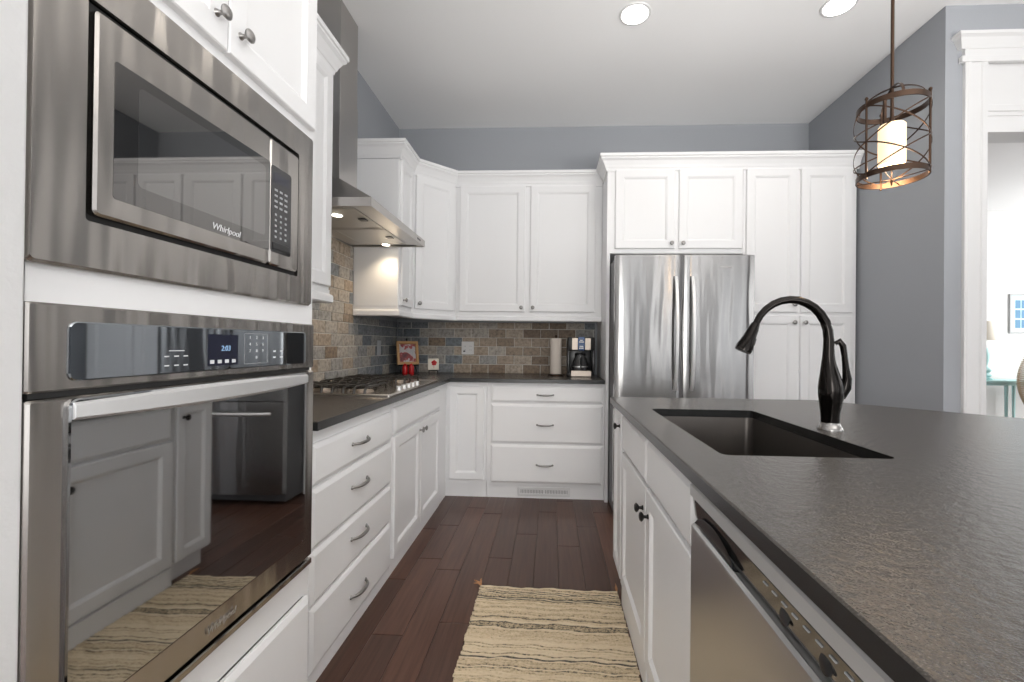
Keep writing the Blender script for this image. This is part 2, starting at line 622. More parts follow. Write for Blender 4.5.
# room beyond the opening
struct('wall_far_back', MB().box((3.785, 2.6, 0), (9.5, 2.7, CEIL)), 'farwhite')
struct('wall_far_side', MB().box((3.785, .12, 0), (3.90, 2.6, CEIL)), 'farwhite')
mb = MB().box((9.4, -1.2, 0), (9.5, -.3, CEIL)).box((9.4, 1.9, 0), (9.5, 2.6, CEIL)).box((9.4, -.3, 0), (9.5, 1.9, .5)).box((9.4, -.3, 2.7), (9.5, 1.9, CEIL))
struct('wall_far_window', mb, 'farwhite')
struct('wall_far_front', MB().box((8.5, -1.205, 0), (9.5, -1.1, CEIL)), 'farwhite')

# casing round the opening: architrave, crowned header, transom panel, rail
YW = -1.344
mb = MB()
prof = [(0, 0), (0, .018), (.012, .024), (.03, .024), (.036, .016), (.085, .016), (.092, .022), (.118, .022), (.126, .012), (.126, 0)]
def casing_post(xo, s):
    rs = []
    for z in (0, 2.80):
        rs.append([Vector((xo + s * a, YW - c, z)) for a, c in prof])
    mb.rings(rs)
casing_post(3.739, 1)
casing_post(5.50, -1)
mb.box((3.715, YW - .026, 2.80), (5.525, YW, 2.835), .003)
mb.box((3.735, YW - .02, 2.835), (5.505, YW, 2.875))
mb.sweep([(0, 2.875), (.022, 2.875), (.028, 2.89), (.045, 2.925), (.058, 2.938), (.058, 2.955), (0, 2.955)], [(3.735, YW + .0), (3.735, YW - .001), (5.505, YW - .001), (5.505, YW)])
struct('trim_1', mb, 'trim')
mb = MB().box((3.80, -1.335, 2.555), (5.45, -1.225, 2.83))
mb.box((3.80, -1.335, 0), (3.868, -1.215, 2.555)).box((5.38, -1.335, 0), (5.45, -1.215, 2.555))
mb.box((3.84, -1.355, 2.405), (5.41, -1.215, 2.44)).box((3.84, -1.345, 2.44), (5.41, -1.215, 2.50)).box((3.84, -1.352, 2.50), (5.41, -1.215, 2.522)).box((3.84, -1.36, 2.522), (5.41, -1.215, 2.56), .004)
struct('door_1', mb, 'trim')
mb = MB().box((3.655, -1.36, 0), (3.74, YW, .14), .004)
struct('baseboard_right', mb, 'trim')

# ------------------------------------------------------------------ tiled splashbacks
def tiles(F, a0, a1, b0, b1, name, zone, holes=()):
    mb = MB(); lay = mb.bm.faces.layers.float.new('tone')
    tw, th, gp = .1525, .0755, .0045
    row = 0; b = b0
    mb.panel(F, a0, b0, a1, b1, [(0, 0), (0, .004)])
    for f in mb.bm.faces:
        f.material_index = 1
    while b < b1 - .004:
        bb = min(b + th, b1)
        a = a0 - (0 if row % 2 else tw * .5) - .03
        while a < a1:
            s0, s1 = max(a, a0), min(a + tw, a1)
            if s1 - s0 > .008:
                tn = min(1, max(0, zone((s0 + s1) / 2, b) + random.gauss(0, .13)))
                j = [random.uniform(-.0012, .0012) for _ in range(4)]
                lo = [(s0 + j[0], b + j[1] * .5), (s1 + j[2], b + j[3] * .5), (s1 + j[1], bb + j[2] * .5), (s0 + j[3], bb + j[0] * .5)]
                h = .009 + random.uniform(-.001, .001); e = .0035
                A = [F(u, w, .003) for u, w in lo]
                cx, cy = (s0 + s1) / 2, (b + bb) / 2
                B = [F(u, w, h - .002) for u, w in lo]
                C = [F(u + (e if u < cx else -e), w + (e if w < cy else -e), h) for u, w in lo]
                n0 = len(mb.bm.faces)
                vs = mb.rings([A, B, C], cap0=False)
                mb.bm.faces.ensure_lookup_table()
                for f in list(mb.bm.faces)[n0:]:
                    f[lay] = tn
            a += tw + gp
        b += th + gp; row += 1
    bm = mb.bm
    return struct(name, mb, ['tile', 'grout'])


def zone_left(a, b):
    return .44 if a < -.95 else (.30 if a < -.55 else .14)


def zone_back(a, b):
    if a < .25: return .16
    if a < .55: return .32
    if a > 1.58 and b > 1.2: return .22
    return .50 if a < .85 else (.64 if a < 1.2 else .78)


tiles(FX(0), -2.60, -.012, .914, 1.368, 'backsplash_left', zone_left)
tiles(FX(0), -1.882, -.918, 1.3695, 2.05, 'backsplash_hood', zone_left)
tiles(FY(0), .012, 1.80, .914, 1.368, 'backsplash_back', zone_back)

# ------------------------------------------------------------------ oven tower
TX = .645
tw = thing('oven_tower_cabinet', (.32, -3.0, 0), 'tall white cabinet holding the wall oven and microwave', 'cabinet')
mb = MB().box((.003, -3.388, 0), (.62, -3.372, 2.50)).box((.003, -2.62, 0), (.62, -2.60, 2.50)).box((.003, -3.38, 0), (.02, -2.62, 2.50))
mb.box((.003, -3.38, .395), (.62, -2.62, .425)).box((.003, -3.38, 1.235), (.62, -2.62, 1.255)).box((.003, -3.38, 1.815), (.62, -2.62, 1.835)).box((.003, -3.38, 2.48), (.62, -2.62, 2.50))
for b in ((-3.388, 0, -3.372, 2.50), (-2.63, 0, -2.598, 2.50)):
    mb.box((.62, b[0], b[1]), (TX, b[2], b[3]))
mb.box((.62, -3.38, 1.225), (TX, -2.63, 1.30)).box((.62, -3.38, 1.80), (TX, -2.63, 1.845)).box((.62, -3.38, .385), (TX, -2.63, .50)).box((.62, -3.38, 0), (TX, -2.63, .09)).box((.62, -3.38, 2.42), (TX, -2.63, 2.50))
build('body', mb, 'white', tw)
F = FX(TX)
d1 = door(F, -3.38, 1.842, -3.002, 2.44, tw); knob(F, -3.038, 1.905, d1)
d2 = door(F, -2.998, 1.842, -2.622, 2.44, tw); knob(F, -2.962, 1.905, d2)
drawer(F, -3.38, .085, -2.618, .38, tw)
CROWN = [(0, 2.482), (.010, 2.482), (.014, 2.50), (.018, 2.503), (.024, 2.52), (.038, 2.548), (.052, 2.562), (.052, 2.572), (.060, 2.576), (.060, 2.597), (0, 2.597)]
build('crown', MB().sweep(CROWN, [(TX, -3.388), (TX, -2.60), (.40, -2.60)]), 'white', tw)

# wall oven
ov = thing('built_in_oven', (.60, -3.01, .49), 'stainless built-in wall oven with wide glass door and blue-grey control panel', 'oven')
Y0, Y1 = -3.387, -2.626
mb = MB().box((.12, -3.36, .515), (.645, -2.66, 1.21))
build('oven_box', mb, 'dark', ov)
mb = MB()
F = FX(TX)
mb.rpanel(F, Y0, 1.098, Y1, 1.231, .004, [(0, 0), (0, .020), (.003, .023)], hole=False)
build('trim_frame', mb, 'steel_x', ov, 30)
cp = build('control_panel', MB().rpanel(F, -3.333, 1.112, -2.674, 1.205, .012, [(0, .016), (0, .0245), (.002, .0258)]), 'panelglass', ov)
dp = build('display', MB().panel(F, -3.058, 1.122, -2.966, 1.192, [(0, .0255), (0, .0262)]), 'display', cp)
lettering('2:03', .017, F, -3.006, 1.160, .0266, cp, 'digits', 'clock_digits', .1)
def mark(a0, b0, a1, b1):
    build('button_mark', MB().panel(F, a0, b0, a1, b1, [(0, .0256), (0, .0265)]), 'marks', cp)
for a in (-3.046, -3.024, -3.002, -2.980):
    mark(a - .006, 1.127, a + .006, 1.135)
for i in range(3):
    for j in range(2):
        a = -3.160 + i * .022; b = 1.128 + j * .018
        mark(a - .005, b - .0012, a + .005, b + .0012)
mark(-3.155, 1.156, -3.12, 1.1575)
for i in range(2):
    for j in range(2):
        a = -2.828 + i * .030; b = 1.135 + j * .016
        mark(a - .005, b - .002, a + .005, b + .002)
mb = MB()
for b in (1.122, 1.196):
    mb.panel(F, -2.944, b - .0005, -2.858, b + .0005, [(0, .0256), (0, .0261)])
for a in (-2.944, -2.858):
    mb.panel(F, a - .0005, 1.122, a + .0005, 1.196, [(0, .0256), (0, .0261)])
build('keypad_outline', mb, 'faintmarks', cp)
for r_i, row in enumerate(('123', '456', '789', '0')):
    for c_i, ch in enumerate(row):
        lettering(ch, .011, F, -2.924 + c_i * .024 + (.024 if ch == '0' else 0), 1.186 - r_i * .0165, .0260, cp, 'marks', 'key_digit')
od = build('door', MB().rpanel(F, Y0, .512, Y1, 1.088, .006, [(0, .004), (0, .020), (.004, .025)], seg=5), 'steel_x', ov, 25)
build('door_glass', MB().rpanel(F, -3.336, .580, -2.676, 1.085, .014, [(0, .024), (0, .0295), (.003, .0308)]), 'ovenglass', od)
# bowed flat handle
pts = []; rs = []
for i in range(25):
    s = -1 + 2 * i / 24
    cx = .0315 + .016 * (1 - s * s) ** .8
    a = -3.005 + s * .326
    hw = .0135 + .006 * (1 - s * s)
    zc = 1.066
    rs.append([F(a, zc - hw, cx), F(a, zc - hw * .7, cx + .005), F(a, zc + hw * .7, cx + .005), F(a, zc + hw, cx), F(a, zc + hw * .6, cx - .003), F(a, zc - hw * .6, cx - .003)])
mb = MB(); mb.rings(rs)
build('handle', mb, 'handle', od, 40)
build('vent_slot', MB().box((.646, -3.38, 1.089), (.662, -2.64, 1.0975)), 'dark', ov)
build('vent_trim', MB().box((TX, Y0 + .003, .488), (.672, Y1 - .003, .505), .003), 'steel_x', ov)
lettering('Whirlpool', .021, F, -3.01, .543, .0288, od, 'logo', 'logo', .25, depth=.0006)

# microwave
mw = thing('built_in_microwave', (.60, -3.0, 1.29), 'stainless built-in microwave in a wide trim kit above the oven', 'microwave')
Y0, Y1, Z0, Z1 = -3.384, -2.628, 1.2895, 1.812
build('microwave_box', MB().box((.15, -3.30, 1.37), (TX, -2.70, 1.70)), 'dark', mw)
mb = MB()
mb.rpanel(F, Y0, Z0, Y1, Z1, .012, [(0, 0), (0, .010), (.005, .016), (.08, .016, .006), (.08, 0, .006)], hole=True)
build('trim_frame', mb, 'steel_x', mw, 30)
mb = MB().rpanel(F, -3.305, 1.372, -2.707, 1.730, .006, [(0, .001), (0, .006)])
build('gap_liner', mb, 'dark', mw)
md = build('door', MB().rpanel(F, -3.296, 1.381, -2.849, 1.718, .010, [(0, .006), (0, .018), (.004, .022), (.02, .022)]), 'steel_x', mw, 30)
build('door_glass', MB().rpanel(F, -3.266, 1.417, -2.8505, 1.652, .006, [(0, .0215), (0, .0225)]), 'mwglass', md)
build('window', MB().rpanel(F, -3.222, 1.452, -2.868, 1.632, .010, [(0, .0224), (0, .0227)]), 'mwwindow', md)
build('control_frame', MB().rpanel(F, -2.8475, 1.381, -2.717, 1.718, .010, [(0, .006), (0, .018), (.004, .022), (.02, .022)]), 'steel_x', mw, 30)
mc = build('control_panel', MB().rpanel(F, -2.845, 1.417, -2.756, 1.648, .008, [(0, .0215), (0, .0228)]), 'blackglass', mw)
mb = MB()
for r_i in range(9):
    for c_i in range(3):
        a = -2.825 + c_i * .022; b = 1.585 - r_i * .015 - (.006 if r_i > 3 else 0)
        s = .0065 if r_i < 4 else .004
        mb.panel(F, a - s, b - .0028, a + s, b + .0028, [(0, .0228), (0, .0232)])
build('keypad_marks', mb, 'faintmarks', mc)
build('display', MB().panel(F, -2.835, 1.605, -2.768, 1.63, [(0, .0228), (0, .0232)]), 'display', mc)
build('open_button', MB().rpanel(F, -2.838, 1.424, -2.765, 1.444, .003, [(0, .0228), (0, .0245), (.002, .0255)]), 'plastic_black', mc)
lettering('Whirlpool', .021, F, -3.004, 1.430, .0228, md, 'marks', 'logo', .25)

# ------------------------------------------------------------------ wall cabinets
UZ0, UZ1 = 1.405, 2.49
RAIL = [(-.018, 1.43), (.003, 1.43), (.003, 1.412), (.014, 1.404), (.016, 1.396), (.016, 1.372), (.008, 1.366), (-.018, 1.366)]
# beside the tower
ua = thing('wall_cabinet', (.16, -2.24, UZ0), 'narrow-looking white wall cabinet between the oven tower and the range hood', 'cabinet', 'white wall cabinets')
build('body', MB().box((.002, -2.585, UZ0), (.33, -1.885, 2.596)), 'white', ua)
F = FX(.33)
d = door(F, -2.57, 1.445, -2.24, 2.483, ua); knob(F, -2.27, 1.49, d)
d = door(F, -2.23, 1.445, -1.90, 2.483, ua); knob(F, -2.20, 1.49, d)
build('crown', MB().sweep(CROWN, [(.33, -2.585), (.33, -1.885), (.004, -1.885)]), 'white', ua)
build('light_rail', MB().sweep(RAIL, [(.33, -2.585), (.33, -1.885), (.012, -1.885)]), 'white', ua)
# right of the hood
ub = thing('wall_cabinet', (.16, -.76, UZ0), 'white wall cabinet between the range hood and the angled corner cabinet', 'cabinet', 'white wall cabinets')
build('body', MB().box((.002, -.914, UZ0), (.33, -.612, 2.48)), 'white', ub)
d = door(F, -.885, 1.445, -.64, 2.483, ub); knob(F, -.855, 1.485, d)
build('side_panel', MB().panel(FY(-.914), .012, 1.434, .325, 2.475, [(0, 0), (0, .002), (.002, .003)]), 'white', ub)
# angled corner
uc = thing('corner_wall_cabinet', (.2, -.2, UZ0), 'white angled wall cabinet across the corner above the backsplash', 'cabinet')
mb = MB(); mb.prism([(.002, -.61), (.33, -.61), (.61, -.33), (.61, -.002), (.002, -.002)], UZ0, 2.48)
build('body', mb, 'white', uc)
Fd = FD((.33, -.61), (.61, -.33))
LD = math.hypot(.28, .28)
d = door(Fd, .022, 1.445, LD - .022, 2.483, uc); knob(Fd, .05, 1.487, d)
# back wall
ud = thing('wall_cabinet', (1.2, -.16, UZ0), 'wide two-door white wall cabinet above the paper towel and coffee maker', 'cabinet', 'white wall cabinets')
build('body', MB().box((.612, -.33, UZ0), (1.8205, -.002, 2.48)), 'white', ud)
F = FY(-.33)
d = door(F, .645, 1.445, 1.188, 2.483, ud); knob(F, 1.163, 1.478, d)
d = door(F, 1.233, 1.445, 1.765, 2.483, ud); knob(F, 1.258, 1.478, d)
cm = build('crown_molding', MB().sweep(CROWN, [(.012, -.914), (.33, -.914), (.33, -.61), (.61, -.33), (1.8205, -.33)]), 'white')
tag(cm, 'white crown molding stepping round the corner wall cabinets to the refrigerator panel', 'molding')
lr = build('light_rail', MB().sweep(RAIL, [(.014, -.914), (.33, -.914), (.33, -.61), (.61, -.33), (1.8205, -.33)]), 'white')
tag(lr, 'white rail running under the corner and back wall cabinets', 'molding')

# ------------------------------------------------------------------ refrigerator surround + pantry
PF = -.64
rc = thing('refrigerator_cabinet', (2.3, -.32, 0), 'white cabinet with two doors bridging over the refrigerator, with side panel', 'cabinet')
mb = MB().box((1.822, PF - .002, 0), (1.842, -.002, 2.49))
mb.box((1.8425, PF, 1.865), (2.818, -.002, 2.49))
mb.box((1.8425, PF - .001, 0), (1.846, PF + .1, 1.865))
build('body', mb, 'white', rc)
F = FY(PF)
d = door(F, 1.882, 1.90, 2.318, 2.487, rc); knob(F, 2.292, 1.935, d)
d = door(F, 2.350, 1.90, 2.808, 2.487, rc); knob(F, 2.376, 1.935, d)
pn = thing('pantry_cabinet', (3.2, -.32, 0), 'tall four-door white pantry cabinet between the refrigerator and the grey wall', 'cabinet')
build('body', MB().box((2.82, PF, 0), (3.627, -.002, 2.49)), 'white', pn)
for a0, a1, ka in ((2.838, 3.203, 3.178), (3.229, 3.592, 3.254)):
    d = door(F, a0, 1.432, a1, 2.487, pn); knob(F, ka, 1.488, d)
    d = door(F, a0, .13, a1, 1.408, pn); knob(F, ka, 1.357, d)
cm2 = build('crown_molding', MB().sweep(CROWN, [(1.822, -.405), (1.822, PF), (3.640, PF)]), 'white')
tag(cm2, 'straight white crown molding over the refrigerator and pantry cabinets', 'molding')

# refrigerator
rf = thing('refrigerator', (2.305, -.48, 0), 'stainless french-door refrigerator with two bowed handles', 'refrigerator')
FYR = -.855
build('body', MB().box((1.853, FYR + .004, .012), (2.78, -.03, 1.785), .004), mat('fridge side grey', (.16, .16, .165), .5, .3), rf)
def fridge_door(x0, x1, z0, z1, bow, nm, flatside):
    n = 14; rs = []
    for i in range(n + 1):
        s = i / n; xx = x0 + (x1 - x0) * s
        ed = min(s, 1 - s) * (x1 - x0)
        dep = .062 + bow * math.sin(PI * (x0 + (x1 - x0) * s - 1.848) / .938)
        if ed < .012: dep -= .010 * (1 - ed / .012) ** 2
        rs.append([Vector((xx, FYR, z0)), Vector((xx, FYR - dep, z0)), Vector((xx, FYR - dep, z1 - .004)), Vector((xx, FYR - dep + .004, z1)), Vector((xx, FYR, z1))])
    mb = MB(); mb.rings(rs)
    return build(nm, mb, 'steel_y', rf, 30)
fl = fridge_door(1.848, 2.308, .75, 1.80, .014, 'door', 0)
fr = fridge_door(2.312, 2.786, .75, 1.80, .014, 'door', 0)
fz = fridge_door(1.848, 2.786, .08, .742, .014, 'freezer_drawer', 0)
def fhandle(xa, par):
    rs = []
    for i in range(21):
        s = -1 + 2 * i / 20
        z = 1.262 + s * .388
        cy = FYR - .078 - .052 * (1 - s * s) ** .7
        xx = xa
        rs.append([Vector((xx - .013, cy, z)), Vector((xx - .009, cy - .012, z)), Vector((xx + .009, cy - .012, z)), Vector((xx + .013, cy, z)), Vector((xx + .009, cy + .006, z)), Vector((xx - .009, cy + .006, z))])
    mb = MB(); mb.rings(rs)
    return build('handle', mb, 'handle', par, 40)
fhandle(2.252, fl); fhandle(2.362, fr)
mb = MB(); rs = []
for i in range(17):
    s = -1 + 2 * i / 16
    xx = 2.305 + s * .38; cy = FYR - .08 - .05 * (1 - s * s) ** .7
    rs.append([Vector((xx, cy, .66 - .012)), Vector((xx, cy - .011, .66)), Vector((xx, cy, .66 + .012)), Vector((xx, cy + .006, .66))])
mb.rings(rs); build('handle', mb, 'handle', fz, 40)
lettering('Whirlpool', .020, FY(FYR - .0715), 2.585, 1.715, 0, fr, 'logo', 'logo', .25)

# ------------------------------------------------------------------ base cabinets, left run
BX = .61
b1 = thing('drawer_cabinet', (.3, -2.17, 0), 'white base cabinet with four stacked drawers beside the wall oven', 'cabinet')
build('body', MB().box((.004, -2.565, 0), (BX, -1.797, .883)), 'white', b1)
F = FX(BX)
for z0, z1, pz in ((.693, .834, .772), (.482, .683, .60), (.293, .473, .395), (.066, .284, .165)):
    d = drawer(F, -2.548, z0, -1.822, z1, b1); pull(F, -2.19, pz, d, .07)
b2 = thing('cooktop_cabinet', (.3, -1.3, 0), 'white base cabinet under the gas cooktop with two doors below a drawer front', 'cabinet')
build('body', MB().box((.004, -1.795, 0), (BX, -.80, .883)), 'white', b2)
drawer(F, -1.775, .713, -.865, .845, b2, 'drawer_front')
d = door(F, -1.775, .085, -1.328, .70, b2); knob(F, -1.355, .655, d)
d = door(F, -1.318, .085, -.865, .70, b2); knob(F, -1.29, .655, d)
b3 = thing('corner_base_cabinet', (.45, -.3, 0), 'white corner base cabinet with one narrow recessed-panel door', 'cabinet')
mb = MB(); mb.prism([(.004, -.798), (BX, -.798), (BX, -.61), (.925, -.61), (.925, -.004), (.004, -.004)], .105, .883)
mb.prism([(.004, -.798), (BX - .002, -.798), (BX - .002, -.592), (.925, -.592), (.925, -.004), (.004, -.004)], 0, .1045)
build('body', mb, 'white', b3)
F = FY(-.61)
door(F, .640, .14, .905, .848, b3, w=.05)
b4 = thing('drawer_cabinet', (1.37, -.3, 0), 'white base cabinet with three wide drawers beneath the coffee maker', 'cabinet')
build('body', MB().box((.927, -.61, .105), (1.820, -.004, .883)).box((.927, -.590, 0), (1.820, -.004, .1045)), 'white', b4)
for z0, z1, pz in ((.735, .862, .794), (.425, .720, .566), (.122, .410, .263)):
    d = drawer(F, .960, z0, 1.806, z1, b4); pull(F, 1.372, pz, d, .06)
build('base_board', MB().box((.927, -.593, 0), (1.820, -.5905, .104)), 'white', b4)
vr = thing('floor_register', (1.36, -.595, .018), 'white slotted vent register set in the base board under the drawers', 'vent')
mb = MB().rpanel(FY(-.5935), 1.168, .018, 1.568, .086, .004, [(0, 0), (0, .004), (.004, .006), (.02, .006), (.02, .003)])
build('frame', mb, 'trim', vr)
mb = MB()
for i in range(30):
    a = 1.195 + i * .0118 + (.008 if i > 14 else -.004)
    mb.box((a, -.5975, .036), (a + .0045, -.5964, .068))
build('slots', mb, mat('slot shade', (.25, .25, .25), .8), vr)

# L-shaped worktop
CTZ = .914
mb = MB(); mb.prism([(.010, -2.56), (.648, -2.56), (.648, -.648), (1.818, -.648), (1.818, -.010), (.010, -.010)], .884, CTZ, .003)
edge_faces(mb)
ct = build('countertop', mb, ['granite', 'granite_edge'])
tag(ct, 'dark granite worktop running in an L under the tiled backsplash', 'countertop')

# ------------------------------------------------------------------ range hood
hd = thing('range_hood', (.26, -1.415, 1.85), 'stainless chimney range hood with lit lamps above the cooktop', 'range hood')
HY0, HY1, HX = -1.872, -.958, .53
mb = MB()
rs = []
for (x1, ya, yb, z) in ((HX, HY0, HY1, 1.843), (HX, HY0, HY1, 1.886), (HX - .004, HY0 + .004, HY1 - .004, 1.889), (.205, -1.535, -1.295, 2.106)):
    rs.append([Vector((.012, ya, z)), Vector((x1, ya, z)), Vector((x1, yb, z)), Vector((.012, yb, z))])
vs = mb.rings(rs, cap0=False)
build('canopy', mb, 'steel_hood', hd)
mb = MB().box((.012, -1.53, 2.103), (.2, -1.30, 2.62), .002).box((.012, -1.526, 2.62), (.196, -1.304, CEIL - .002), .002)
build('chimney', mb, 'steel_hood', hd)
mb = MB()
mb.box((.014, HY0 + .002, 1.847), (HX - .002, HY0 + .014, 1.848)).box((.014, HY1 - .014, 1.847), (HX - .002, HY1 - .002, 1.848))
mb.box((.014, HY0 + .014, 1.853), (HX - .014, HY1 - .014, 1.859)).box((HX - .05, HY0 + .014, 1.848), (HX - .002, HY1 - .014, 1.848))
build('underside', mb, mat('hood filter steel', (.62, .60, .58), .35, .9), hd)
for i in range(2):
    y0 = HY0 + .06 + i * .40
    mb = MB().panel(lambda a, b, c: Vector((a, b, 1.853 - c)), .10, y0, .42, y0 + .385, [(0, 0), (0, .004), (.012, .006), (.02, .003)])
    fo = build('grease_filter', mb, mat('filter mesh', (.55, .54, .52), .4, .9), hd)
    build('filter_latch', MB().box((.36, y0 + .17, 1.843), (.40, y0 + .215, 1.8475), .001), 'plastic_black', fo)
for y in (-1.70, -1.01):
    mb = MB().lathe([(.032, 0), (.032, -.005), (.026, -.006)], (.275, y, 1.853), (0, 0, 1), 20)
    lo_ = build('lamp_ring', mb, 'handle', hd, 40)
    build('lamp_lens', MB().lathe([(.025, -.0055), (.025, -.0075)], (.275, y, 1.853), (0, 0, 1), 20), 'hoodlamp', lo_)
    l = bpy.data.lights.new('hood_light', 'SPOT'); l.energy = 5.5; l.color = (1, .80, .56); l.spot_size = math.radians(130); l.spot_blend = .8; l.shadow_soft_size = .025
    lo2 = bpy.data.objects.new('hood_light', l); COL.objects.link(lo2); lo2.location = (.275, y, 1.838)
build('control_buttons', MB().box((HX, -1.13, 1.859), (HX + .0015, -1.06, 1.870)), 'plastic_black', hd)

# ------------------------------------------------------------------ cooktop
ck = thing('gas_cooktop', (.33, -1.415, CTZ), 'stainless gas cooktop with cast-iron grates set in the worktop', 'cooktop')
CY0, CY1, CX0, CX1 = -1.872, -.958, .085, .634
mb = MB().rpanel(FZ(CTZ), CX0, CY0, CX1, CY1, .012, [(0, 0), (0, .008), (.004, .012), (.014, .012), (.020, .008), (.03, .007)])
build('base_plate', mb, mat('cooktop steel', (.62, .58, .54), .26, 1.0), ck, 30)
gz = CTZ + .040
for i in range(3):
    y0 = CY0 + .022 + i * .2935; y1 = y0 + .284
    mb = MB()
    xs = [.115, .17, .225, .28, .335, .39, .445, .50]
    if i == 1: xs = [.115, .17, .225, .28, .335, .39, .43]
    for xx in xs:
        pts = [(xx, y0, gz - .030), (xx, y0 + .004, gz - .010), (xx, y0 + .016, gz), (xx, y0 + .05, gz + .003), (xx, (y0 + y1) / 2, gz), (xx, y1 - .05, gz + .003), (xx, y1 - .016, gz), (xx, y1 - .004, gz - .010), (xx, y1, gz - .030)]
        mb.tube(pts, .0065, 6)
    for yy in (y0 + .07, y1 - .07):
        mb.tube([(xs[0], yy, gz - .006), (xs[-1], yy, gz - .006)], .006, 6)
    build('grate', mb, 'iron', ck, 50)
for (bx_, by_, br_) in ((.21, -1.70, .042), (.42, -1.70, .048), (.27, -1.415, .055), (.21, -1.13, .048), (.42, -1.13, .042)):
    mb = MB().lathe([(br_ + .012, 0), (br_ + .010, .006), (br_, .008), (br_ * .9, .016)], (bx_, by_, CTZ + .007), n=20)
    bo = build('burner', mb, 'beige_metal', ck, 40)
    build('burner_cap', MB().lathe([(br_ * .88, .016), (br_ * .88, .021), (br_ * .7, .024)], (bx_, by_, CTZ + .007), n=20), 'iron', bo, 40)
for i in range(5):
    yy = -1.66 + i * .078
    mb = MB().lathe([(.019, 0), (.018, .003), (.015, .005), (.0145, .016), (.0125, .019)], (.603, yy, CTZ + .010), n=16)
    mb.box((.589, yy - .003, CTZ + .028), (.617, yy + .003, CTZ + .034), .001)
    build('control_knob', mb, 'handle', ck, 40)

# ------------------------------------------------------------------ things on the worktop
# framed print on a small black easel, angled in the corner
def Ftilt(p, yaw, lean):
    p = Vector(p); u = Vector((math.cos(yaw), math.sin(yaw), 0)); n0 = Vector((math.sin(yaw), -math.cos(yaw), 0))
    w = Vector((0, 0, 1)) * math.cos(lean) - n0 * math.sin(lean); n = n0 * math.cos(lean) + Vector((0, 0, 1)) * math.sin(lean)
    return lambda a, b, c: p + u * a + w * b + n * c
pf = thing('framed_print', (.19, -.22, CTZ), 'small honey-wood framed red and grey print on a black easel in the worktop corner', 'picture')
Ft = Ftilt((.185, -.235, .990), math.radians(33), math.radians(13))
mb = MB().rpanel(Ft, -.093, 0, .093, .205, .002, [(0, 0), (0, .014), (.002, .016), (.020, .016), (.024, .010), (.024, .004)])
build('frame', mb, 'wood', pf)
build('picture', MB().panel(Ft, -.068, .025, .068, .18, [(0, .004), (0, .0055)]), 'print', pf)
mb = MB()
for s in (-1, 1):
    mb.tube([Ft(s * .07, -.068, .012), Ft(s * .055, .0, -.004), Ft(0, .225, -.006)], .004, 6)
mb.tube([Ft(0, .215, -.006), tuple(Ft(0, .08, -.045)), (.125, -.135, CTZ + .003)], .004, 6)
mb.box(Ft(-.085, -.012, .0) - Vector((0, 0, .002)), Ft(-.085, -.012, .0) + Vector((.001, .001, .001)))
mb.tube([Ft(-.085, -.006, .010), Ft(.085, -.006, .010)], .005, 6)
mb.lathe([(.004, 0), (.008, .006), (.006, .012)], Ft(0, .222, -.006), n=10)
build('easel', mb, 'blackmetal', pf, 40)
for i, (x, y, s) in enumerate(((.180, -.300, .84), (.229, -.285, .82))):
    j = thing('red_jar', (x, y, CTZ), ('red glazed jar in front of the framed print, the one nearer the wall' if i == 0 else 'red glazed jar in front of the framed print, the one nearer the small plaque'), 'jar', 'red jars')
    build('body', MB().lathe([(.024 * s, 0), (.027 * s, .006), (.028 * s, .056), (.025 * s, .068), (.016 * s, .072)], (x, y, CTZ), n=20), 'red', j, 40)
    build('lid', MB().lathe([(.018 * s, .0725), (.019 * s, .078), (.010 * s, .083), (.006 * s, .088), (.002, .090)], (x, y, CTZ), n=16), 'red', j, 40)
sp = thing('small_plaque', (.415, -.27, CTZ), 'small cream plaque with a red flower standing on a black wire stand', 'plaque')
Fp = Ftilt((.415, -.27, CTZ + .036), math.radians(12), math.radians(10))
build('tile_block', MB().rpanel(Fp, -.045, 0, .045, .098, .006, [(0, -.012), (0, .006), (.003, .008)]), 'cream', sp)
mb = MB()
for k in range(5):
    th = 2 * PI * k / 5 + .3
    mb.lathe([(.012, 0), (.012, .0012)], Fp(.006 + .012 * math.cos(th), .060 + .012 * math.sin(th), .008), nrm(Fp), 12)
mb.panel(Fp, .003, .015, .006, .05, [(0, .008), (0, .009)])
build('flower_motif', mb, 'red', sp)
mb = MB()
for s in (-1, 1):
    mb.tube([Fp(s * .035, -.034, .03), Fp(s * .035, -.004, .028), Fp(s * .035, -.006, -.015), Fp(s * .035, -.034, -.04)], .0028, 6)
mb.tube([Fp(-.035, -.006, -.015), Fp(.035, -.006, -.015)], .0028, 6)
mb.tube([Fp(-.035, -.005, .022), Fp(.035, -.005, .022)], .0028, 6)
build('stand', mb, 'blackmetal', sp, 40)

# paper towel
pt = thing('paper_towel_roll', (1.452, -.25, CTZ), 'upright paper towel roll on a dark holder left of the coffee maker', 'paper towel')
build('holder', MB().lathe([(.066, 0), (.067, .008), (.060, .014), (.012, .016), (.007, .018), (.007, .325), (.010, .330), (.008, .342), (.002, .346)], (1.452, -.25, CTZ), n=24), 'bronze', pt, 40)
build('roll', MB().lathe([(.020, .017), (.047, .017), (.0485, .022), (.0485, .312), (.047, .316), (.020, .316)], (1.452, -.25, CTZ), n=28), 'paper', pt, 40)

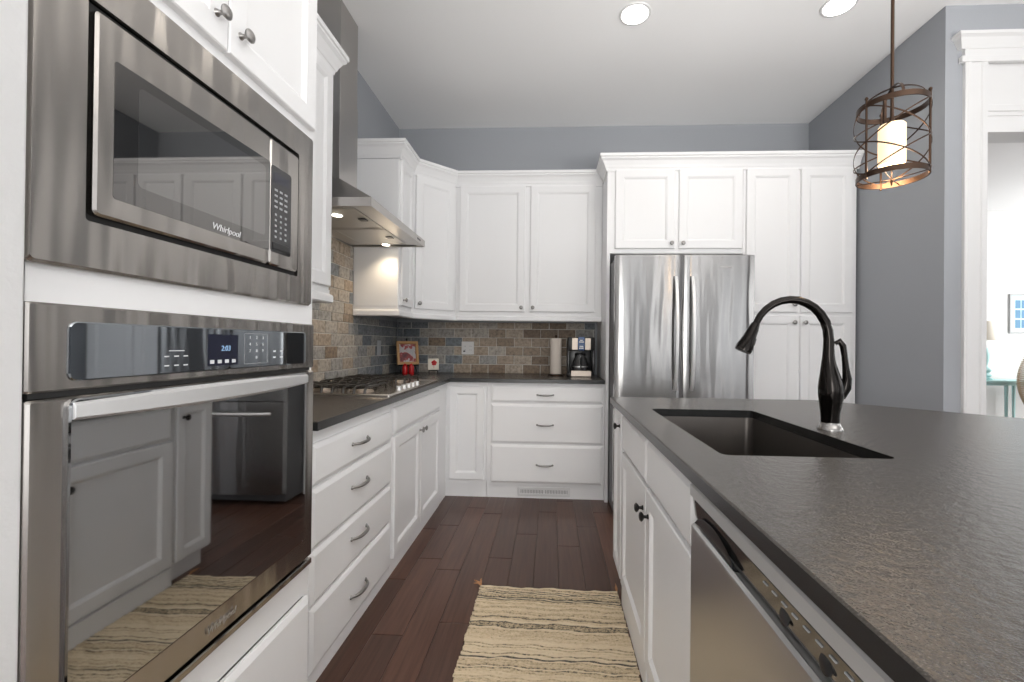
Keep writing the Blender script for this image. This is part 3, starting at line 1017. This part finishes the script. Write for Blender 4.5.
# coffee maker
cf = thing('coffee_maker', (1.66, -.27, CTZ), 'black drip coffee maker with steel panels and glass carafe by the refrigerator panel', 'coffee maker')
x0, x1, yf, yb = 1.548, 1.772, -.335, -.115
mb = MB().box((x0, yf, CTZ), (x1, yb, CTZ + .030), .006).box((x0, -.205, CTZ + .02), (x1, yb, CTZ + .30), .008).box((x0, yf, CTZ + .215), (x1, yb, CTZ + .325), .010)
mb.box((x0 + .0, yf + .01, CTZ + .02), (x0 + .018, -.2, CTZ + .23), .003).box((x1 - .018, yf + .01, CTZ + .02), (x1, -.2, CTZ + .23), .003)
build('body', mb, 'plastic_black', cf, 30)
F = FY(yf)
for a0, a1 in ((x0 + .035, x0 + .082), (x1 - .082, x1 - .035)):
    build('steel_panel', MB().rpanel(F, a0, CTZ + .222, a1, CTZ + .318, .004, [(0, 0), (0, .002), (.002, .003)]), 'beige_metal', cf)
dsp = build('display', MB().rpanel(F, x0 + .085, CTZ + .218, x1 - .085, CTZ + .328, .012, [(0, 0), (0, .003), (.003, .005)]), 'bluescreen', cf)
for b_, w_ in ((.300, .012), (.286, .020), (.250, .015), (.236, .018)):
    build('display_mark', MB().rpanel(F, 1.66 - w_, CTZ + b_ - .004, 1.66 + w_, CTZ + b_ + .004, .002, [(0, .005), (0, .0058)]), 'marks', dsp)
build('steel_base', MB().rpanel(F, x0 + .03, CTZ + .004, x1 - .03, CTZ + .05, .004, [(0, -.01), (0, .004), (.002, .005)]), 'beige_metal', cf)
cc = (1.655, -.268, CTZ + .034)
ca_ = build('carafe', MB().lathe([(.050, 0), (.062, .01), (.066, .05), (.060, .09), (.046, .125), (.044, .14)], cc, n=24), mat('dark carafe glass', (.05, .05, .052), .05, 0, .8), cf, 40)
build('carafe_lid', MB().lathe([(.046, .141), (.047, .155), (.03, .165)], cc, n=20), 'plastic_black', ca_, 40)
build('carafe_handle', MB().tube([(1.655, -.328, CTZ + .155), (1.655, -.352, CTZ + .15), (1.655, -.357, CTZ + .11), (1.655, -.345, CTZ + .06)], [.006, .007, .007, .006], 8), 'plastic_black', ca_, 40)
build('carafe_band', MB().lathe([(.0665, .044), (.0665, .054)], cc, n=24, cap=False), 'handle', ca_, 40)

# outlets
wo = thing('wall_outlet', (.657, -.012, 1.08), 'pale outlet plate on the tiles between the small plaque and the paper towel', 'outlet')
F = FY(-.0105)
build('plate', MB().rpanel(F, .602, 1.078, .715, 1.196, .006, [(0, 0), (0, .003), (.003, .005)]), 'plate', wo)
for a in (.633, .685):
    so = build('socket', MB().rpanel(F, a - .017, 1.103, a + .017, 1.171, .012, [(0, .005), (0, .006), (.002, .0065)]), 'plate', wo)
    for b in (1.120, 1.154):
        for sg in (-1, 1):
            build('slot', MB().box((a + sg * .006 - .001, -.0178, b - .004), (a + sg * .006 + .001, -.0165, b + .004)), 'dark', so)
    if a < .65: build('black_plug', MB().box((a - .014, -.021, 1.102), (a + .004, -.0165, 1.114), .002), 'dark', wo)
wo = thing('wall_switch', (.012, -.45, 1.07), 'slim grey switch plate on the tiles left of the framed print', 'switch')
F = FX(.0105)
build('plate', MB().rpanel(F, -.485, 1.075, -.410, 1.195, .006, [(0, 0), (0, .003), (.003, .005)]), 'plate_grey', wo)
build('rocker', MB().rpanel(F, -.464, 1.10, -.431, 1.17, .003, [(0, .005), (0, .008), (.003, .009)]), 'plate_grey', wo)

# ------------------------------------------------------------------ island
IX = 1.755
F = FI(IX)
n1_ = thing('island_cabinet', (2.0, -1.82, 0), 'narrow white island cabinet at the end nearest the refrigerator', 'cabinet')
build('body', MB().box((IX, -1.942, .09), (2.36, -1.70, .883)).box((IX + .03, -1.942, 0), (2.36, -1.72, .09)), 'white', n1_)
d = door(F, -1.93, .105, -1.712, .868, n1_, w=.045); knob(F, -1.895, .80, d, 'blackmetal')
n2_ = thing('sink_cabinet', (2.0, -2.45, 0), 'white island cabinet below the sink with two doors and black knobs', 'cabinet')
mb = MB().box((IX, -2.965, .09), (IX + .02, -1.944, .883)).box((IX + .02, -2.965, .09), (2.36, -2.947, .883)).box((IX + .02, -1.962, .09), (2.36, -1.944, .883)).box((2.342, -2.947, .09), (2.36, -1.962, .883)).box((IX + .02, -2.947, .09), (2.342, -1.962, .11))
mb.box((IX + .03, -2.965, 0), (2.36, -1.944, .09))
build('body', mb, 'white', n2_)
drawer(F, -2.462, .705, -1.955, .862, n2_, 'drawer_front')
drawer(F, -2.957, .705, -2.470, .862, n2_, 'drawer_front')
d = door(F, -2.462, .105, -1.955, .695, n2_); knob(F, -2.425, .615, d, 'blackmetal')
d = door(F, -2.957, .105, -2.470, .695, n2_); knob(F, -2.507, .615, d, 'blackmetal')
build('foot_trim', MB().box((IX - .012, -2.46, .0), (IX + .029, -1.944, .088), .004).box((IX - .012, -2.965, .0), (IX + .029, -2.49, .088), .004), 'white', n2_)
# dishwasher
dw = thing('dishwasher', (2.0, -3.27, 0), 'stainless dishwasher under the island worktop', 'dishwasher')
DY0, DY1 = -3.572, -2.970
build('tub', MB().box((IX + .005, DY0, .09), (2.35, DY1, .865)).box((IX + .05, DY0, 0), (2.35, DY1, .09)), 'dark', dw)
dd = build('door', MB().rpanel(FI(IX), DY0 + .003, .10, DY1 - .003, .785, .004, [(0, -.004), (0, .022), (.004, .028), (.01, .029)]), 'steel_island', dw, 30)
mb = MB()
rs = []
for yy in (DY0 + .003, DY1 - .003):
    rs.append([Vector((IX + .004, yy, .787)), Vector((IX - .012, yy, .789)), Vector((IX - .018, yy, .80)), Vector((IX - .024, yy, .842)), Vector((IX - .030, yy, .846)), Vector((IX - .030, yy, .868)), Vector((IX - .024, yy, .873)), Vector((IX + .004, yy, .873))])
mb.rings(rs)
fa = build('control_fascia', mb, 'silver', dw, 25)
rs = []
for yy in (DY0 + .02, DY1 - .022):
    rs.append([Vector((IX - .013, yy, .791)), Vector((IX - .020, yy, .801)), Vector((IX - .0262, yy, .840)), Vector((IX - .022, yy, .841)), Vector((IX - .010, yy, .80))])
mb = MB(); mb.rings(rs)
build('control_strip', mb, mat('dark chrome strip', (.17, .17, .175), .12, .9), fa, 25)
mb = MB()
rs = []
for i in range(13):
    s = i / 12; yy = -3.205 + s * .205
    h = .03 * math.sin(PI * s) ** .6 + .003
    rs.append([Vector((IX - .0225, yy, .792)), Vector((IX - .0285, yy, .792 + h * .5)), Vector((IX - .0275, yy, .792 + h)), Vector((IX - .018, yy, .792))])
mb.rings(rs)
build('pocket_handle', mb, 'plastic_black', fa, 40)
mb = MB()
for yy in (-3.36, -3.45, -3.53):
    build('button', MB().lathe([(.012, 0), (.012, .0015), (.009, .0022)], (IX - .0225, yy, .812), (-1, 0, .15), 14), 'plastic_black', fa, 40)
for i in range(9):
    yy = -3.31 - i * .026
    build('button_mark', MB().box((IX - .0263, yy - .006, .8285), (IX - .0238, yy + .006, .8305)), 'faintmarks', fa)
n3_ = thing('island_cabinet', (2.0, -3.9, 0), 'white island drawer cabinet past the dishwasher', 'cabinet')
build('body', MB().box((IX, -4.25, .09), (2.36, -3.576, .883)).box((IX + .03, -4.25, 0), (2.36, -3.576, .09)), 'white', n3_)
d = drawer(F, -4.235, .705, -3.59, .862, n3_); pull(F, -3.91, .785, d, .064, 'blackmetal')
d = door(F, -4.235, .105, -3.59, .695, n3_); knob(F, -3.63, .63, d, 'blackmetal')
n4_ = thing('island_cabinet', (2.56, -3.0, 0), 'white panelled rear side of the island under the overhanging worktop', 'cabinet')
build('body', MB().box((2.362, -4.25, 0), (2.74, -1.80, .883)), 'white', n4_)

# island worktop with sink cut-out
mb = MB()
outer = [(1.716, -4.33), (3.27, -4.33), (3.27, -2.24), (2.731, -1.702), (1.716, -1.702)]
sx0, sx1, sy0, sy1, sr = 1.829, 2.240, -2.884, -2.110, .022
inner = []
for cx, cy, st in ((sx1 - sr, sy1 - sr, 0), (sx0 + sr, sy1 - sr, 90), (sx0 + sr, sy0 + sr, 180), (sx1 - sr, sy0 + sr, 270)):
    for k in range(6):
        th = math.radians(st + 18 * k); inner.append((cx + sr * math.cos(th), cy + sr * math.sin(th)))
bm = mb.bm
def plate(z):
    ov_ = [bm.verts.new((x, y, z)) for x, y in outer]; iv = [bm.verts.new((x, y, z)) for x, y in inner]
    es = [bm.edges.new((ov_[i], ov_[(i + 1) % len(ov_)])) for i in range(len(ov_))] + [bm.edges.new((iv[i], iv[(i + 1) % len(iv)])) for i in range(len(iv))]
    bmesh.ops.triangle_fill(bm, use_beauty=True, use_dissolve=False, edges=es)
    return ov_, iv
o1, i1 = plate(.884); o2, i2 = plate(CTZ - .003)
# a slim eased top edge
top_o = [(x + (.003 if x < 2 else -.003), y + (.003 if y < -4 else -.003)) for x, y in outer]
for f in list(bm.faces):
    if all(v.co.z > .9 for v in f.verts): bm.faces.remove(f)
outer_b, outer = outer, top_o
for e in list(bm.edges):
    if not e.link_faces and all(v.co.z > .9 for v in e.verts): bm.edges.remove(e)
o3, i3 = plate(CTZ)
for A_, B_ in ((o1, o2), (o2, o3), (i1, i2), (i2, i3)):
    for i in range(len(A_)):
        j = (i + 1) % len(A_)
        bm.faces.new((A_[i], A_[j], B_[j], B_[i]))
edge_faces(mb)
it = build('island_countertop', mb, ['granite', 'granite_edge'])
tag(it, 'large dark leathered granite island worktop with a clipped corner and sink cut-out', 'countertop')

# sink
sk = thing('sink', (2.03, -2.5, .70), 'dark undermount single-bowl sink in the island worktop', 'sink')
Fs = lambda a, b, c: Vector((a, b, c))
mb = MB()
mb.rpanel(Fs, sx0 - .015, sy0 - .015, sx1 + .015, sy1 + .015, .03, [(0, .8835, .03), (.012, .8835, .03), (.014, .875, .03), (.020, .70, .03), (.035, .686, .03), (.17, .682, .03)], seg=5)
for f in list(mb.bm.faces):
    if len(f.verts) > 4 and all(v.co.z > .88 for v in f.verts): mb.bm.faces.remove(f)
mb2 = MB()
build('bowl', mb, 'sink', sk, 35)
build('drain', MB().lathe([(.045, 0), (.045, .003), (.036, .004), (.030, .001)], (2.035, -2.35, .6825), n=20), 'handle', sk, 40)

# ------------------------------------------------------------------ faucet
fx, fy = 2.306, -2.515
fc = thing('kitchen_faucet', (fx, fy, CTZ), 'tall dark bronze pull-down kitchen faucet with arched neck behind the sink', 'faucet')
build('base_ring', MB().lathe([(.036, 0), (.036, .004), (.032, .012), (.027, .020), (.0265, .024)], (fx, fy, CTZ), n=24), 'faucet_base', fc, 40)
# body and neck: one tapering swept shape
pts = []; rr = []
for z, r, dx in ((.024, .0262, 0), (.05, .027, 0), (.08, .031, .001), (.11, .0355, .002), (.135, .0360, .002), (.155, .033, .0), (.18, .027, -.003), (.205, .022, -.005), (.235, .0175, -.006), (.265, .0158, -.006)):
    pts.append((fx + dx, fy, CTZ + z)); rr.append(r)
R0 = .118; cx = fx - .006 - R0; cz = CTZ + .292
for k in range(0, 13):
    th = math.radians(k * 13.2)
    pts.append((cx + R0 * math.cos(th) * 1.0, fy, cz + R0 * 1.05 * math.sin(th))); rr.append(.0152 - .0004 * k)
ex = Vector(pts[-1]); dr = (Vector(pts[-1]) - Vector(pts[-2])).normalized()
dr = Vector((-.42, 0, -.91)).normalized()
build('body', MB().tube(pts, rr, 20), 'faucet', fc, 60)
hp = [ex, ex + dr * .02, ex + dr * .05, ex + dr * .085, ex + dr * .098]
build('spray_head', MB().tube(hp, [.0125, .0165, .0195, .0265, .0255], 20), 'faucet', fc, 50)
build('spray_button', MB().tube([ex + dr * .05 + Vector((.019, 0, -.003)), ex + dr * .075 + Vector((.0235, 0, -.002))], .0045, 8), 'plastic_black', fc, 50)
hpts = [(fx + .010, fy - .006, CTZ + .275), (fx + .020, fy - .010, CTZ + .284), (fx + .031, fy - .012, CTZ + .268), (fx + .036, fy - .012, CTZ + .235), (fx + .041, fy - .010, CTZ + .20), (fx + .048, fy - .006, CTZ + .165), (fx + .046, fy, CTZ + .135), (fx + .030, fy, CTZ + .105)]
build('lever_handle', MB().tube(hpts, [.007, .0095, .0095, .0085, .0095, .013, .017, .015], 14), 'faucet', fc, 60)

# ------------------------------------------------------------------ rug
rg_ = thing('woven_rug', (1.41, -2.7, 0), 'striped natural woven rug lying on the floor beside the island', 'rug')
mb = MB(); lay = mb.bm.faces.layers.float.new('tone')
NR, NC = 240, 30
ya, yb_ = -1.845, -3.55
rows = []
tones = []
tval = .2
for i in range(NR):
    q = random.random()
    tones.append(random.choice((.0, .06, .12, .18)) if q < .46 else (random.choice((.28, .34, .40)) if q < .78 else random.choice((.46, .54, .62))))
for i in range(NR * 2 + 1):
    s = i / (NR * 2.0)
    yy = ya + (yb_ - ya) * s
    zz = .0085 if i % 2 else .0045
    if i % 2 == 1 or i == 0:
        lx = 1.083 + random.uniform(-.006, .006); rx = 1.738 + random.uniform(-.004, .004)
    row = []
    for c in range(NC + 1):
        u = c / NC
        xx = lx + (rx - lx) * u
        wob = .004 * math.sin(c * .5 + i * .07) + .003 * math.sin(c * 1.3 + i * .31)
        row.append(mb.bm.verts.new((xx, yy + wob - .012 * u - .0, zz + random.uniform(-.0012, .0012))))
    rows.append(row)
for i in range(NR * 2):
    for c in range(NC):
        f = mb.bm.faces.new((rows[i][c], rows[i][c + 1], rows[i + 1][c + 1], rows[i + 1][c])); f[lay] = tones[i // 2]
# thin underside
per = [r[0] for r in rows] + rows[-1][1:] + [r[-1] for r in reversed(rows[:-1])] + list(reversed(rows[0][1:-1]))
low = [mb.bm.verts.new((v.co.x, v.co.y, .0012)) for v in per]
for i in range(len(per)):
    j = (i + 1) % len(per)
    mb.bm.faces.new((per[i], per[j], low[j], low[i]))
build('weave', mb, 'rug', rg_)
for (tx, ty, s) in ((1.085, -1.842, -1), (1.736, -1.852, 1)):
    mb = MB()
    for k in range(9):
        an = math.radians(100 - s * 40 + random.uniform(-40, 40)) if s > 0 else math.radians(120 + random.uniform(-45, 45))
        L = random.uniform(.035, .075)
        q = Vector((tx, ty, .006)); e = q + Vector((math.cos(an) * L, math.sin(an) * L, -.001))
        mid = (q + e) / 2 + Vector((random.uniform(-.006, .006), random.uniform(-.006, .006), .008))
        e.x = min(e.x, 1.739); mid.x = min(mid.x, 1.739)
        mb.tube([q, mid, e], [.0035, .0028, .0015], 5)
    build('tassel', mb, 'tassel', rg_, 60)

# ------------------------------------------------------------------ pendant
pxx, pyy = 2.575, -2.40
zb, zt, RC = 1.757, 2.013, .097
pd = thing('pendant_lamp', (pxx, pyy, zb), 'bronze cage pendant lamp with glowing glass cylinder hanging over the island', 'pendant lamp')
build('rod', MB().tube([(pxx, pyy, zt - .06), (pxx, pyy, CEIL - .03)], .0055, 10), 'bronze', pd, 50)
build('canopy', MB().lathe([(.062, 0), (.062, -.012), (.05, -.022), (.012, -.03)], (pxx, pyy, CEIL), n=24), 'bronze', pd, 40)
VR = Vector((.805, -.593, 0)); VT = Vector((-.593, -.805, 0))
def pol(phi, r, z):
    return Vector((pxx, pyy, z)) + VR * (r * math.cos(phi)) + VT * (r * math.sin(phi))
def rad(phi):
    return VR * math.cos(phi) + VT * math.sin(phi)
for z in (zb + .009, zt - .009):
    ph = [2 * PI * k / 56 for k in range(57)]
    mb = MB().band([pol(q, RC, z) for q in ph], [(0, 0, .009)] * 57, .0035, [rad(q) for q in ph])
    build('cage_ring', mb, 'bronze', pd, 50)
UP = [math.radians(q) for q in (12, 133, 252)]
for q in UP:
    mb = MB().tube([pol(q, RC + .002, zb - .006), pol(q, RC + .002, zt + .010)], .0036, 8)
    mb.lathe([(.0052, 0), (.006, .004), (.003, .009)], pol(q, RC + .002, zt + .009), n=8)
    build('upright', mb, 'bronze', pd, 50)
zm = (zb + zt) / 2 - .006
for k in range(3):
    q0 = UP[k]; q1 = UP[(k + 1) % 3]
    if q1 < q0: q1 += 2 * PI
    for za, zc_ in ((zt - .012, zm), (zm, zt - .012), (zm, zb + .012), (zb + .012, zm)):
        P_, W_, N_ = [], [], []
        for i in range(21):
            t_ = i / 20; q = q0 + (q1 - q0) * t_
            sm = t_ * t_ * (3 - 2 * t_) * .35 + t_ * .65
            P_.append(pol(q, RC + .003 + .006 * math.sin(PI * t_), za + (zc_ - za) * sm)); W_.append((0, 0, .0026)); N_.append(rad(q))
        build('cage_strap', MB().band(P_, W_, .0016, N_), 'bronze', pd, 50)
for a_ in (.15, 1.25):
    ax = rad(a_); sd = rad(a_ + PI / 2)
    P_, W_, N_ = [], [], []
    for i in range(25):
        t_ = PI * i / 24
        P_.append(Vector((pxx, pyy, zt - .004)) + ax * (RC * .93 * math.cos(t_)) + Vector((0, 0, .062 * math.sin(t_)))); W_.append(sd * .004); N_.append(Vector((0, 0, 1)) * math.sin(t_) + ax * math.cos(t_))
    build('top_arch', MB().band(P_, W_, .002, N_), 'bronze', pd, 50)
mb = MB()
for q in (UP[0], UP[0] + PI / 2):
    mb.tube([pol(q, RC, zb + .006), Vector((pxx, pyy, zb - .002)), pol(q + PI, RC, zb + .006)], .0018, 6)
mb.lathe([(.003, .0), (.0045, -.006), (.003, -.014), (.0015, -.022)], (pxx, pyy, zb), n=8)
mb.tube([(pxx, pyy, zb - .002), (pxx, pyy, zb + .055)], .002, 6)
build('bottom_cross', mb, 'bronze', pd, 50)
mb = MB().lathe([(.016, -.075), (.017, -.062), (.009, -.058), (.006, -.04), (.0055, .0)], (pxx, pyy, zt), n=14)
q = pol(PI - .2, .020, 0)
mb.box((q.x - .004, q.y - .004, zt - .068), (q.x + .004, q.y + .004, zt + .030)).box((min(q.x, pxx), q.y - .004, zt + .022), (max(q.x, pxx), pyy + .004, zt + .030))
build('lamp_holder', mb, 'bronze', pd, 40)
mb = MB().lathe([(.036, 0), (.0385, .004), (.0385, .132), (.035, .137), (.014, .138)], (pxx, pyy, zb + .050), n=28)
build('glass_shade', mb, 'shade', pd, 40)
l = bpy.data.lights.new('pendant_light', 'POINT'); l.energy = 4; l.color = (1, .72, .45); l.shadow_soft_size = .04
lo2 = bpy.data.objects.new('pendant_light', l); COL.objects.link(lo2); lo2.location = (pxx, pyy, zb + .025)

# ------------------------------------------------------------------ recessed lights
for (x, y, lab) in ((1.887, -1.345, 'lit round recessed ceiling light above the aisle, away from the pendant rod'), (3.037, -1.372, 'lit round recessed ceiling light close beside the pendant rod')):
    rl = thing('recessed_light', (x, y, CEIL - .012), lab, 'ceiling light', 'recessed ceiling lights')
    build('trim_ring', MB().lathe([(.094, 0), (.092, -.005), (.080, -.007), (.076, -.003), (.076, 0)], (x, y, CEIL), n=32), 'trim', rl, 40)
    build('lens', MB().lathe([(.076, -.0035), (.076, -.006), (.03, -.0075)], (x, y, CEIL), n=32), 'lamp', rl, 40)
    l = bpy.data.lights.new('recessed_beam', 'SPOT'); l.energy = 12; l.color = (1, .93, .83); l.spot_size = math.radians(140); l.spot_blend = 1; l.shadow_soft_size = .06
    lo2 = bpy.data.objects.new('recessed_beam', l); COL.objects.link(lo2); lo2.location = (x, y, CEIL - .02)

# ------------------------------------------------------------------ room beyond
YT = 2.30
tb = thing('console_table', (7.6, YT, 0), 'turquoise slim-legged console table in the bright room beyond the opening', 'table')
build('table_top', MB().box((6.9, YT - .18, .735), (8.6, YT + .18, .765), .005).box((6.94, YT - .16, .70), (8.56, YT + .16, .735)), 'teal', tb)
for x, ys_ in ((7.40, (YT - .15,)), (7.79, (YT + .15,)), (8.50, (YT - .15, YT + .15))):
    for y in ys_:
        build('leg', MB().tube([(x, y, .70), (x, y, .3), (x + .01, y, 0)], [.02, .016, .011], 8), 'teal', tb, 50)
for y in (YT - .15, YT + .15):
    build('leg', MB().tube([(6.97, y, .70), (6.97, y, .3), (6.96, y, 0)], [.02, .016, .011], 8), 'teal', tb, 50)
lpx = 7.262
tl = thing('table_lamp', (lpx, YT, .765), 'turquoise turned table lamp with pale shade on the console table', 'table lamp')
build('base', MB().lathe([(.085, 0), (.085, .02), (.05, .03), (.075, .06), (.045, .09), (.075, .13), (.045, .165), (.03, .19), (.045, .25), (.055, .34), (.04, .42), (.012, .45), (.012, .54)], (lpx, YT, .765), n=20), 'teal', tl, 30)
build('lamp_shade', MB().lathe([(.135, .535), (.085, .79)], (lpx, YT, .765), n=24), 'lampshade', tl, 40)
pf2 = thing('framed_print', (8.14, 2.58, 1.4), 'silver-framed blue and white print on the bright far wall', 'picture')
F = FY(2.598)
X0p, X1p, Z0p, Z1p = 7.865, 8.42, 1.405, 1.96
build('frame', MB().rpanel(F, X0p, Z0p, X1p, Z1p, .003, [(0, 0), (0, .018), (.018, .018), (.022, .010)]), 'frame_grey', pf2)
build('print', MB().panel(F, X0p + .020, Z0p + .020, X1p - .020, Z1p - .020, [(0, .010), (0, .012)]), 'picpaper', pf2)
mb = MB()
for r_i in range(3):
    for c_i in range(5):
        a = X0p + .075 + c_i * .083; b = Z0p + .075 + r_i * .138
        mb.panel(F, a, b, a + .070, b + .115, [(0, .012), (0, .013)])
build('print_blocks', mb, 'picblue', pf2)
wc = thing('wicker_chair', (7.70, 1.80, 0), 'brown wicker chair at the right edge in front of the console table', 'chair')
mb = MB()
for i in range(26):
    z = .46 + i * .0255
    bul = .075 * math.sin(PI * min(1, i / 25.0)) ** .8
    P_ = []
    for k in range(21):
        th = math.radians(120 + 300 * k / 20)
        rx = .27 + bul
        P_.append((7.66 + rx * math.cos(th), 1.80 + (.25 + bul) * math.sin(th), z))
    mb.tube(P_, .0108, 6)
build('woven_back', mb, 'wicker', wc, 60)
build('seat', MB().lathe([(.24, .40), (.26, .42), (.26, .44), (.22, .45)], (7.66, 1.80, 0), n=24), 'wicker', wc, 40)
for sx in (-1, 1):
    for sy in (-1, 1):
        build('leg', MB().tube([(7.66 + sx * .17, 1.80 + sy * .17, .41), (7.66 + sx * .2, 1.80 + sy * .2, 0)], [.018, .014], 8), 'wicker', wc, 50)
cbl = build('lamp_cord', MB().tube([(7.10, 2.575, .74), (7.14, 2.58, .62), (7.25, 2.58, .42), (7.42, 2.58, .26), (7.6, 2.585, .2)], .004, 6), 'frame_grey')
tag(cbl, 'thin grey lamp cord hanging behind the console table', 'cord')
